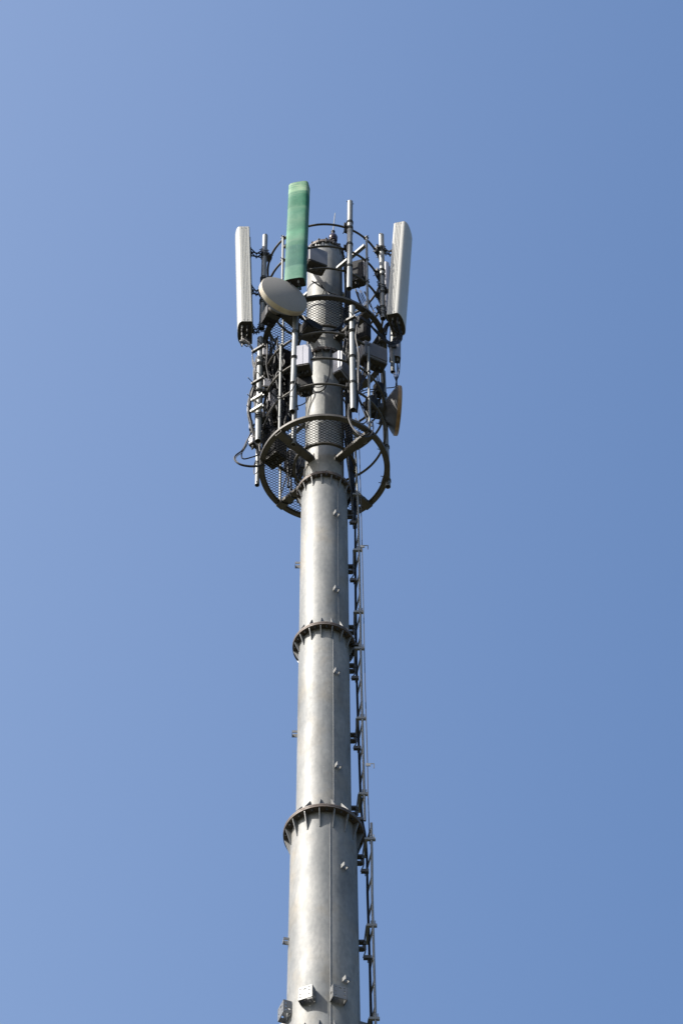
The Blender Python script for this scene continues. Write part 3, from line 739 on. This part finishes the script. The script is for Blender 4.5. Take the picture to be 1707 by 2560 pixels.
unit(at(664, 925, .05), .20, .46, .16, -50, 'dark radio unit behind the lower left pipe, at the height of the smooth white box', dark_m, conn=4)
unit(at(708, 905, -.1), .22, .40, .16, 25, 'dark radio unit between the left hoops and the pipe under the dish, upper one', dark_m, [('f', dark_m)], conn=4)
unit(at(702, 1045, .15), .22, .36, .18, -20, 'dark radio unit low among the leads, just above the lower platform', dark_m, conn=4)
unit(at(763, 962, -.56), .19, .27, .18, -10, 'black filter box under the smooth white box', dark_m, conn=3, cat='filter box')
unit(at(778, 826, -.60), .26, .18, .2, 35, 'dark box under the upper platform, right of the dish pipe', dark_m, conn=3)
unit(at(946, 974, -.1), .12, .2, .12, 30, 'small dark box beside the right hoops, left of the edge on dish', dark_m, conn=2, cat='junction box')
unit(at(928, 1010, -.3), .14, .2, .12, 60, 'dark junction box inside the right hoops, beneath the wide finned unit', dark_m, conn=2, cat='junction box')
unit(at(952, 852, -.25), .10, .14, .14, 40, 'small black box between the upper platform rim and the finned unit', dark_m, conn=2, cat='junction box')
unit(at(664, 880, -.30), .08, .17, .03, 10, 'small grey plate box right of the lower left pipe, upper one', grey_m, conn=1, cat='junction box')
unit(at(668, 958, -.30), .10, .18, .03, 10, 'small grey plate box right of the lower left pipe, lower one', grey_m, conn=1, cat='junction box')

# ------------------------------------------------------------------ cables
def W(l): return [at(*p) for p in l]
def bundle(label, items, base=None, name='cable_bundle', cat='cables', group='cable bundles'):
    """items: (points list in pixels+depth or vectors, radius, material)"""
    allp = []
    for pts, r, mm in items: allp.append([p if isinstance(p, Vector) else at(*p) for p in pts])
    c = sum((q[0] for q in allp), Vector())/len(allp)
    t = thing(name, c, label, cat, group)
    for pts, (_, r, mm) in zip(allp, items): MB().tube(smooth_path(pts), r, 7).build('cable', mm, t)
    return t
def jit(pts, a, dy=.0):
    ox, oy, od = random.uniform(-a, a), random.uniform(-a, a), random.uniform(-dy, dy)
    return [p if isinstance(p, Vector) else (p[0]+ox+random.uniform(-a, a)*.6, p[1]+oy, p[2]+od) for p in pts]
# left antenna tails
items = []
for i, c in enumerate(CON['L']):
    k = i/9
    items.append(([c, c+Vector((0, 0, -.10)), (601+20*k+random.uniform(-2, 2), 852-8*k, -.38+.1*k), (624, 862-3*k, -.33), (631+random.uniform(-1, 1), 872, -.3), (631, 890, -.28), (634+random.uniform(-2, 2), 912, -.28), (640, 932, -.28)], .0075, cablew_m if i % 5 < 3 else black_m))
bundle('tails of pale cables looping from the foot of the left white antenna', items)
items = []
for i in range(16):
    items.append((jit([(641, 925, -.20), (637, 962, -.22), (630, 985, -.24), (624, 1008, -.24), (622, 1032, -.24), (626, 1052, -.22), (632, 1075, -.2), (638, 1092, -.18)], 3.2, .07), .0085, black_m if i % 6 else cablew_m))
bundle('thick bundle bowing out left of the light left pipe', items)
items = [
 ([(636, 1060, -.2), (627, 1085, -.2), (618, 1101, -.2), (606, 1125, -.22), (590, 1138, -.25), (586.5, 1149, -.25), (601, 1162, -.25), (630, 1167, -.2), (653, 1163, -.15), (660, 1152, -.12), (654.5, 1134, -.1), (651, 1110, -.05), (648, 1080, 0)], .0105, black_m),
 ([(634, 1066, -.2), (625, 1087, -.22), (611, 1120, -.22), (604, 1136, -.22), (608, 1147, -.22), (626, 1144, -.2), (646, 1136, -.15), (652, 1120, -.12), (650, 1090, -.05)], .009, black_m),
 ([(637, 1070, -.2), (629, 1092, -.2), (608, 1128, -.22), (593, 1140, -.25), (589.5, 1150, -.25), (603, 1160, -.25), (630, 1164, -.2), (650, 1160, -.15), (656, 1150, -.12), (650, 1130, -.1), (645, 1100, 0)], .006, cablew_m),
 ([(641, 1100, -.2), (645, 1125, -.15), (650, 1145, -.15), (651, 1163, -.15), (645, 1178, -.05), (636, 1185, 0), (635, 1165, 0), (640, 1150, .1)], .006, black_m)]
bundle('loops of black cable hanging free at the lower left', items)
# right antenna tails
items = []
for i, c in enumerate(CON['R']):
    k = i/7
    items.append(([c, c+Vector((0, 0, -.10)), (1004-20*k, 846+3*k+random.uniform(-3, 3), -.35), (990-10*k, 858+random.uniform(-4, 3), -.4), (972, 857+random.uniform(-4, 3), -.45), (955, 843+random.uniform(-4, 4), -.5), (938, 826+random.uniform(-3, 3), -.6), (920, 808+random.uniform(-3, 3), -.7), (902, 794+random.uniform(-3, 3), -.74), (890, 800, -.7)], .0105, black_m))
bundle('heavy black cables sagging from the foot of the right tall antenna to the platform', items)
items = []
for i in range(5):
    items.append((jit([(958, 835, -.3), (966, 815, -.3), (978, 800, -.3), (988, 785, -.3)], 5, .05), .011, black_m if i != 2 else brass_m if False else black_m))
bundle('tangle of black connectors inside the right antenna foot', items)
# draped under upper deck
items = []
for i in range(4):
    items.append((jit([(748, 790, -.72), (770, 806, -.72), (795, 822, -.7), (820, 829, -.68), (840, 824, -.66), (854, 811, -.62), (859, 795, -.6), (860, 770, -.6)], 2.0, .03), .0105, black_m))
items.append(([(757, 789, -.7), (776, 813, -.7), (800, 826, -.7), (812, 829, -.7)], .009, cablew_m))
bundle('black cables draped in front of the mast under the upper platform', items)
items = []
for i in range(3):
    items.append((jit([(780, 702, -.6), (795, 712, -.55), (812, 725, -.5), (824, 738, -.5), (836, 752, -.5)], 1.5, .02), .007, black_m if i else cablew_m))
items += [([(803, 712, -.55), (810, 722, -.5), (825, 732, -.45), (842, 737, -.45), (856, 748, -.45)], .0075, black_m),
          ([(812, 722, -.5), (809, 730, -.45), (807, 735, -.4)], .005, black_m)]
bundle('thin cables crossing the mast below the grey radio box', items)
# white radio boxes
items = [([(756.5, 921, -.62), (744, 941, -.8), (736, 963, -.88), (726, 980, -.88), (718, 990, -.8), (700, 996, -.75), (688, 1008, -.7), (670, 1040, -.6), (657, 1068, -.5)], .0075, black_m),
         ([(739, 1016, -.75), (754, 1012, -.7), (767, 1003, -.6), (775, 985, -.55)], .0075, black_m),
         ([(785.5, 980, -.55), (800, 979, -.6), (812, 970, -.65), (818, 953, -.68), (824, 932, -.68), (826, 899, -.6), (828, 870, -.5)], .009, black_m),
         ([(782, 966, -.6), (797, 968, -.6), (810, 963, -.65), (819, 948, -.68)], .007, black_m)]
for i in range(7):
    x = 748+i*5.5; items.append(([(x, 925+i % 3*4, -.62), (x+random.uniform(-4, 4), 948, -.6), (x+random.uniform(-6, 6), 968, -.55), (758+random.uniform(-10, 10), 992, -.5)], .008, black_m))
bundle('cables under the smooth white box looping across the mast', items)
items = []
for i in range(6):
    x = 846+i*5; items.append(([(x, 935+i*2, -.6), (x+random.uniform(-3, 5), 955, -.55), (860+random.uniform(-8, 10), 985, -.45), (868+random.uniform(-5, 5), 1010, -.4), (872+random.uniform(-4, 4), 1040, -.3)], .009, black_m))
bundle('dark cables falling behind the ringed pipe from the narrow white box', items)
# bundle right of ringed pipe
items = []
for i in range(10):
    items.append((jit([(896, 792, -.78), (889, 822, -.80), (888, 845, -.80), (893, 870, -.80), (896, 900, -.80), (896, 930, -.80), (894.5, 965, -.78), (893, 1000, -.74), (890, 1030, -.7)], 2.8, .06), .0075, cablew_m if i in (1, 5) else black_m))
bundle('long vertical bundle strapped beside the ringed pipe', items)
items = []
for i in range(7):
    q = i*3.0
    items.append(([(905+q, 868, -.5), (911+q*.8, 905, -.5), (907+q*.6, 935, -.55), (900+q*.3, 958, -.6), (896, 985, -.6)], .007, black_m))
bundle('fan of thin cables below the finned unit', items)
items = [([(899, 981, -.6), (915, 975, -.5), (936, 973, -.35)], .0075, black_m), ([(900, 988, -.6), (916, 981, -.5), (937, 979, -.35)], .0075, black_m),
 ([(941, 915, -.4), (941, 938, -.35), (946, 965, -.3), (950, 975, -.3)], .0075, black_m), ([(948, 915, -.4), (946, 940, -.35), (949, 960, -.3)], .0075, black_m),
 ([(896, 990, -.6), (903, 1008, -.55), (913, 1023, -.5), (923, 1046, -.5), (929, 1066, -.5)], .010, black_m), ([(897, 1000, -.6), (906, 1022, -.5), (915, 1045, -.5), (918, 1060, -.5)], .008, black_m),
 ([(888, 1046, -.7), (896, 1056, -.7), (907, 1059, -.7), (916, 1053, -.6), (922, 1040, -.5)], .009, black_m),
 ([(872, 1010, -.8), (870, 1040, -.85), (879, 1066, -.88), (896, 1086, -.9), (913, 1092, -.88), (927, 1087, -.8), (933, 1070, -.7), (930, 1050, -.6)], .0085, black_m),
 ([(874, 1012, -.8), (873, 1043, -.85), (882, 1068, -.88), (897, 1082, -.9), (912, 1088, -.88), (923, 1082, -.8)], .007, black_m),
 ([(936, 980, -.3), (943, 1010, -.3), (940, 1040, -.35), (928, 1056, -.4)], .012, black_m),
 ([(897, 1025, -.6), (897, 1070, -.6), (897, 1120, -.3)], .004, black_m)]
bundle('loose black loops inside the right side of the lower rail', items)
items = []
for i, c in enumerate(CON['S']):
    items.append(([c, c+Vector((0, 0, -.06)), (984+i*4, 936, .2), (989+i, 950, .1), (991+random.uniform(-1, 1), 962, .05), (985, 968, .05), (966, 970, .05)], .007, black_m))
items.append(([(999, 905, .2), (997, 933, .15), (990, 956, .1), (989, 975, .1), (991, 990, .1), (986, 1000, .1), (972, 996, .15), (958, 985, .2)], .0075, black_m))
bundle('black leads joining the small grey antenna and the edge on dish', items)
# knots of leads in the left part of the lower rail
items = []
for i in range(60):
    x = random.uniform(664, 735); y = random.uniform(880, 1010); d = random.uniform(-.2, .45)
    items.append(([(x, y, d), (x+random.uniform(-12, 12), y+random.uniform(15, 35), d+random.uniform(-.1, .1)), (x+random.uniform(-10, 10), y+random.uniform(40, 60), d), (x+random.uniform(-16, 16), y+random.uniform(60, 95), d+random.uniform(-.1, .1))], random.uniform(.007, .012), black_m if i % 9 else cablew_m))
bundle('dense knot of leads between the left hoops and the mast', items)
items = []
for i in range(22):
    x = random.uniform(656, 700); y = random.uniform(835, 900); d = random.uniform(-.5, .1)
    items.append(([(x, y, d), (x+random.uniform(-10, 14), y+25, d), (x+random.uniform(-10, 10), y+55, d+.05), (x+random.uniform(-14, 14), y+90, d+.1)], random.uniform(.008, .012), black_m))
bundle('black leads hanging between the light left pipe and the pipe under the dish', items)
items = []
for i in range(18):
    x = random.uniform(858, 905); y = random.uniform(800, 905); d = random.uniform(-.5, .1)
    items.append(([(x, y, d), (x+random.uniform(-12, 8), y+28, d), (x+random.uniform(-10, 10), y+58, d+.05), (x+random.uniform(-10, 10), y+95, d+.1)], random.uniform(.007, .011), black_m))
bundle('black leads hanging behind the ringed pipe on the right of the mast', items)
items = []
for i in range(12):
    x = 655+random.uniform(-5, 30); 
    items.append(([(x, 1010+random.uniform(-20, 20), -.1), (x-4, 1050, -.1), (x+random.uniform(-10, 14), 1085, -.05), (660+random.uniform(-6, 24), 1115, .1)], .008, black_m))
bundle('dark leads dropping past the near rim of the lower platform at left', items)
items = []
for i in range(22):
    k = random.uniform(0, 1)
    items.append((jit([(861+10*k, 640+30*random.random(), -.12+.2*k), (862+12*k, 720, -.12+.2*k), (862+14*k, 800, -.12+.2*k), (863+14*k, 880, -.12+.2*k), (864+13*k, 960, -.12+.2*k), (865+13*k, 1040, -.12+.2*k), (868+12*k, 1120, -.1+.2*k), (873+11*k, 1200, -.08+.2*k), (880+7*k, 1265, .0+.15*k), (885+3*k, 1320, .12)], 2.0, .02), random.choice([.007, .010, .013]), black_m if i % 8 else cablew_m))
bundle('main dark feeder run climbing the right side of the mast through both platforms', items)
items = []
for i in range(8):
    items.append((jit([(860, 1045, -.25), (866, 1090, -.12), (872, 1140, .0), (876, 1190, .05), (882, 1235, .05), (886, 1270, .05)], 5, .06), .009, black_m))
bundle('feeders running from the lower platform down to the cable ladder', items)
items = []
for i in range(16):
    x = random.uniform(640, 662); y = random.uniform(870, 930); d = random.uniform(-.1, .25)
    items.append(([(x, y, d), (x-random.uniform(0, 10), y+40, d), (x-random.uniform(0, 14), y+85, d+.05), (x+random.uniform(-8, 8), y+130, d), (x+random.uniform(0, 12), y+175, d)], random.uniform(.007, .011), black_m))
bundle('dark leads crowding behind the light pipe below the left white antenna', items)
items = []
for i in range(14):
    a = random.uniform(185, 235); r1 = random.uniform(.35, .7)
    z = zB+random.uniform(.1, .6); items.append(([pol(a, r1, z), pol(a+random.uniform(-20, 20), r1, z-.3), pol(a+random.uniform(-10, 20), r1+.05, z-.35), pol(a+10, r1, z+.2)], .009, black_m))
bundle('slack leads behind the mast above the lower platform', items)
items = []
for i in range(9):
    x = 905+random.uniform(0, 30)
    items.append(([(x-20, 720+random.uniform(0, 15), -.2), (x-12, 745, -.25), (x-4, 765, -.3), (x+random.uniform(-5, 20), 790, -.35)], .006, black_m))
bundle('thin leads between the tall dark radio box and the upper platform rim', items)

# ------------------------------------------------------------------ cable ladder on the right of the mast
def ladder(pts_l, pts_r, yl, yr, label, rung_step):
    """pts: list of (px,py) down the two rails; yl, yr depths"""
    L_ = [at(x, y, yl) for x, y in pts_l]; R_ = [at(x, y, yr) for x, y in pts_r]
    t = thing('cable_ladder', L_[-1], label, 'cable ladder', 'cable ladder lengths beside the mast')
    b = MB(); b.tube(L_, .013, 8); b.build('rail', clamp_m, t)
    b = MB(); b.tube(R_, .0145, 10); b.build('rail', pipe_m, t)
    def zat(Ps, z):
        for a, c in zip(Ps[:-1], Ps[1:]):
            if c.z <= z <= a.z: return a.lerp(c, (a.z-z)/(a.z-c.z))
        return None
    z = min(L_[0].z, R_[0].z)-.06; rg = None
    while z > max(L_[-1].z, R_[-1].z):
        a, c = zat(L_, z), zat(R_, z)
        if a and c: MB().bar(a, c, .016, .026).build('rung', pipe_m, t)
        z -= rung_step
    return t, L_, R_
YN, YF = -.06, .22
tA, LA, RA = ladder([(880, 1090), (884, 1200), (887.5, 1302), (889, 1500), (892, 1700), (898, 1890), (902, 2030)], [(887, 1090), (892, 1200), (896, 1302), (900, 1503), (903, 1700), (908, 1890), (912, 2052)], YF, YN, 'upper length of cable ladder beside the mast', .42)
tB, LB, RB = ladder([(909, 2072), (917, 2143), (918, 2232), (924, 2420), (927, 2560), (934, 2800)], [(928, 2058), (929.5, 2143), (930, 2232), (935, 2420), (938, 2530), (945, 2800)], YF, YN, 'lower length of cable ladder beside the mast, stepped outward', .42)
items = []
for i in range(3):
    pts = [at(x-1.2+i*.9+random.uniform(-.4, .4), y, YF-.05-.05*i) for x, y in [(880, 1090), (884, 1200), (887.5, 1302), (889, 1500), (892, 1700), (898, 1890), (904, 2030), (913, 2090), (917, 2143), (919, 2232), (925, 2420), (929, 2560), (936, 2800)]]
    items.append((pts, .0105, black_m))
bundle('black feeder cables running down along the cable ladder', items)
# stand-off stations
for (yb, yl_, ylo, tt) in ((1246, 1283, 1316, tA), (1385, 1420, 1460, tA), (1540, 1572, 1622, tA), (1631, 1668, 1705, tA), (1806, 1842, 1880, tA), (1995, 2025, 2058, tA), (2108, 2147, 2188, tB), (2324, 2361, 2404, tB), (2557, 2590, 2630, tB)):
    Lx, Rx = (LA, RA) if tt is tA else (LB, RB)
    def zp(Ps, py):
        z = at(890, py, 0).z
        for a, c in zip(Ps[:-1], Ps[1:]):
            if c.z <= z <= a.z: return a.lerp(c, (a.z-z)/(a.z-c.z))
        return Ps[-1]
    for k, pyy in enumerate((yb, ylo)):
        a, c = zp(Lx, pyy), zp(Rx, pyy); b = MB(); mid = (a+c)/2
        e0 = Vector((a.x-.03, c.y, c.z)); e1 = Vector((c.x+.045, c.y, c.z))
        if k == 0:
            b.bar(e0, e1, .035, .034); b.bar(Vector((a.x-.02, c.y, c.z)), Vector((a.x-.02, a.y, c.z)), .03, .03)
            for xx in (c.x-.022, c.x+.024): b.tube([Vector((xx, c.y-.01, c.z-.03)), Vector((xx, c.y-.01, c.z+.07))], .006, 6)
        else:
            e0.x -= .045; b.bar(e0, Vector((a.x+.015, c.y, c.z)), .04, .045); b.tube([Vector((e0.x+.05, c.y, c.z-.08)), Vector((e0.x+.05, c.y, c.z+.03))], .006, 6)
        b.build('clamp_bar', pipe_m if k == 0 else clamp_m, tt)
        zl = at(875, yl_, 0).z; rp = pole_r(zl)
        lugp = Vector((rp+.055, .02, zl))
        b = MB(); b.tube([lugp, Vector((lugp.x+.015, -.02, (zl+e0.z)/2)), Vector((e0.x, c.y, e0.z))], .0085, 6); b.build('strap_arm', clamp_m, tt)
    b = MB()
    for dz in (.055, -.055):
        b.bar(Vector((rp-.01, .02, zl+dz)), Vector((rp+.055, .02, zl+dz)), .06, .028); b.lathe([(.022, -.03), (.022, .03)], (rp+.06, .02, zl+dz*.7), (0, 0, 1), 12)
    b.build('standoff_lug', clamp_m, mast)
# fall-arrest wire
wp = W([(898, 1120, -.1), (903, 1290, -.1), (908, 1500, -.1), (912, 1700, -.1), (918, 1890, -.1), (919.5, 1976, -.1), (922.5, 2076, -.08), (924, 2110, -.06)])
fw = MB().tube(wp, .0055, 6).build('fall_arrest_wire', clamp_m); tag(fw, 'thin steel wire hanging just right of the cable ladder', 'wire')
for (px, py) in ((906, 1366), (920, 1912)):
    p = at(px, py, -.1); t = thing('wire_guide', p, 'small grey wire guide on the thin wire, %s one' % ('upper' if py < 1500 else 'lower'), 'wire guide', 'small guides along the fall arrest wire')
    b = MB(); b.box(p, .055, .012, .045); b.box(p+Vector((.045, 0, .02)), .05, .008, .008); b.build('clip_plate', pipe_m, t)
    b = MB(); b.tube([p+Vector((.068, 0, .025)), p+Vector((.068, 0, -.06))], .005, 5); b.build('hook', clamp_m, t)
# step ladder lugs beside it on the deck hatch
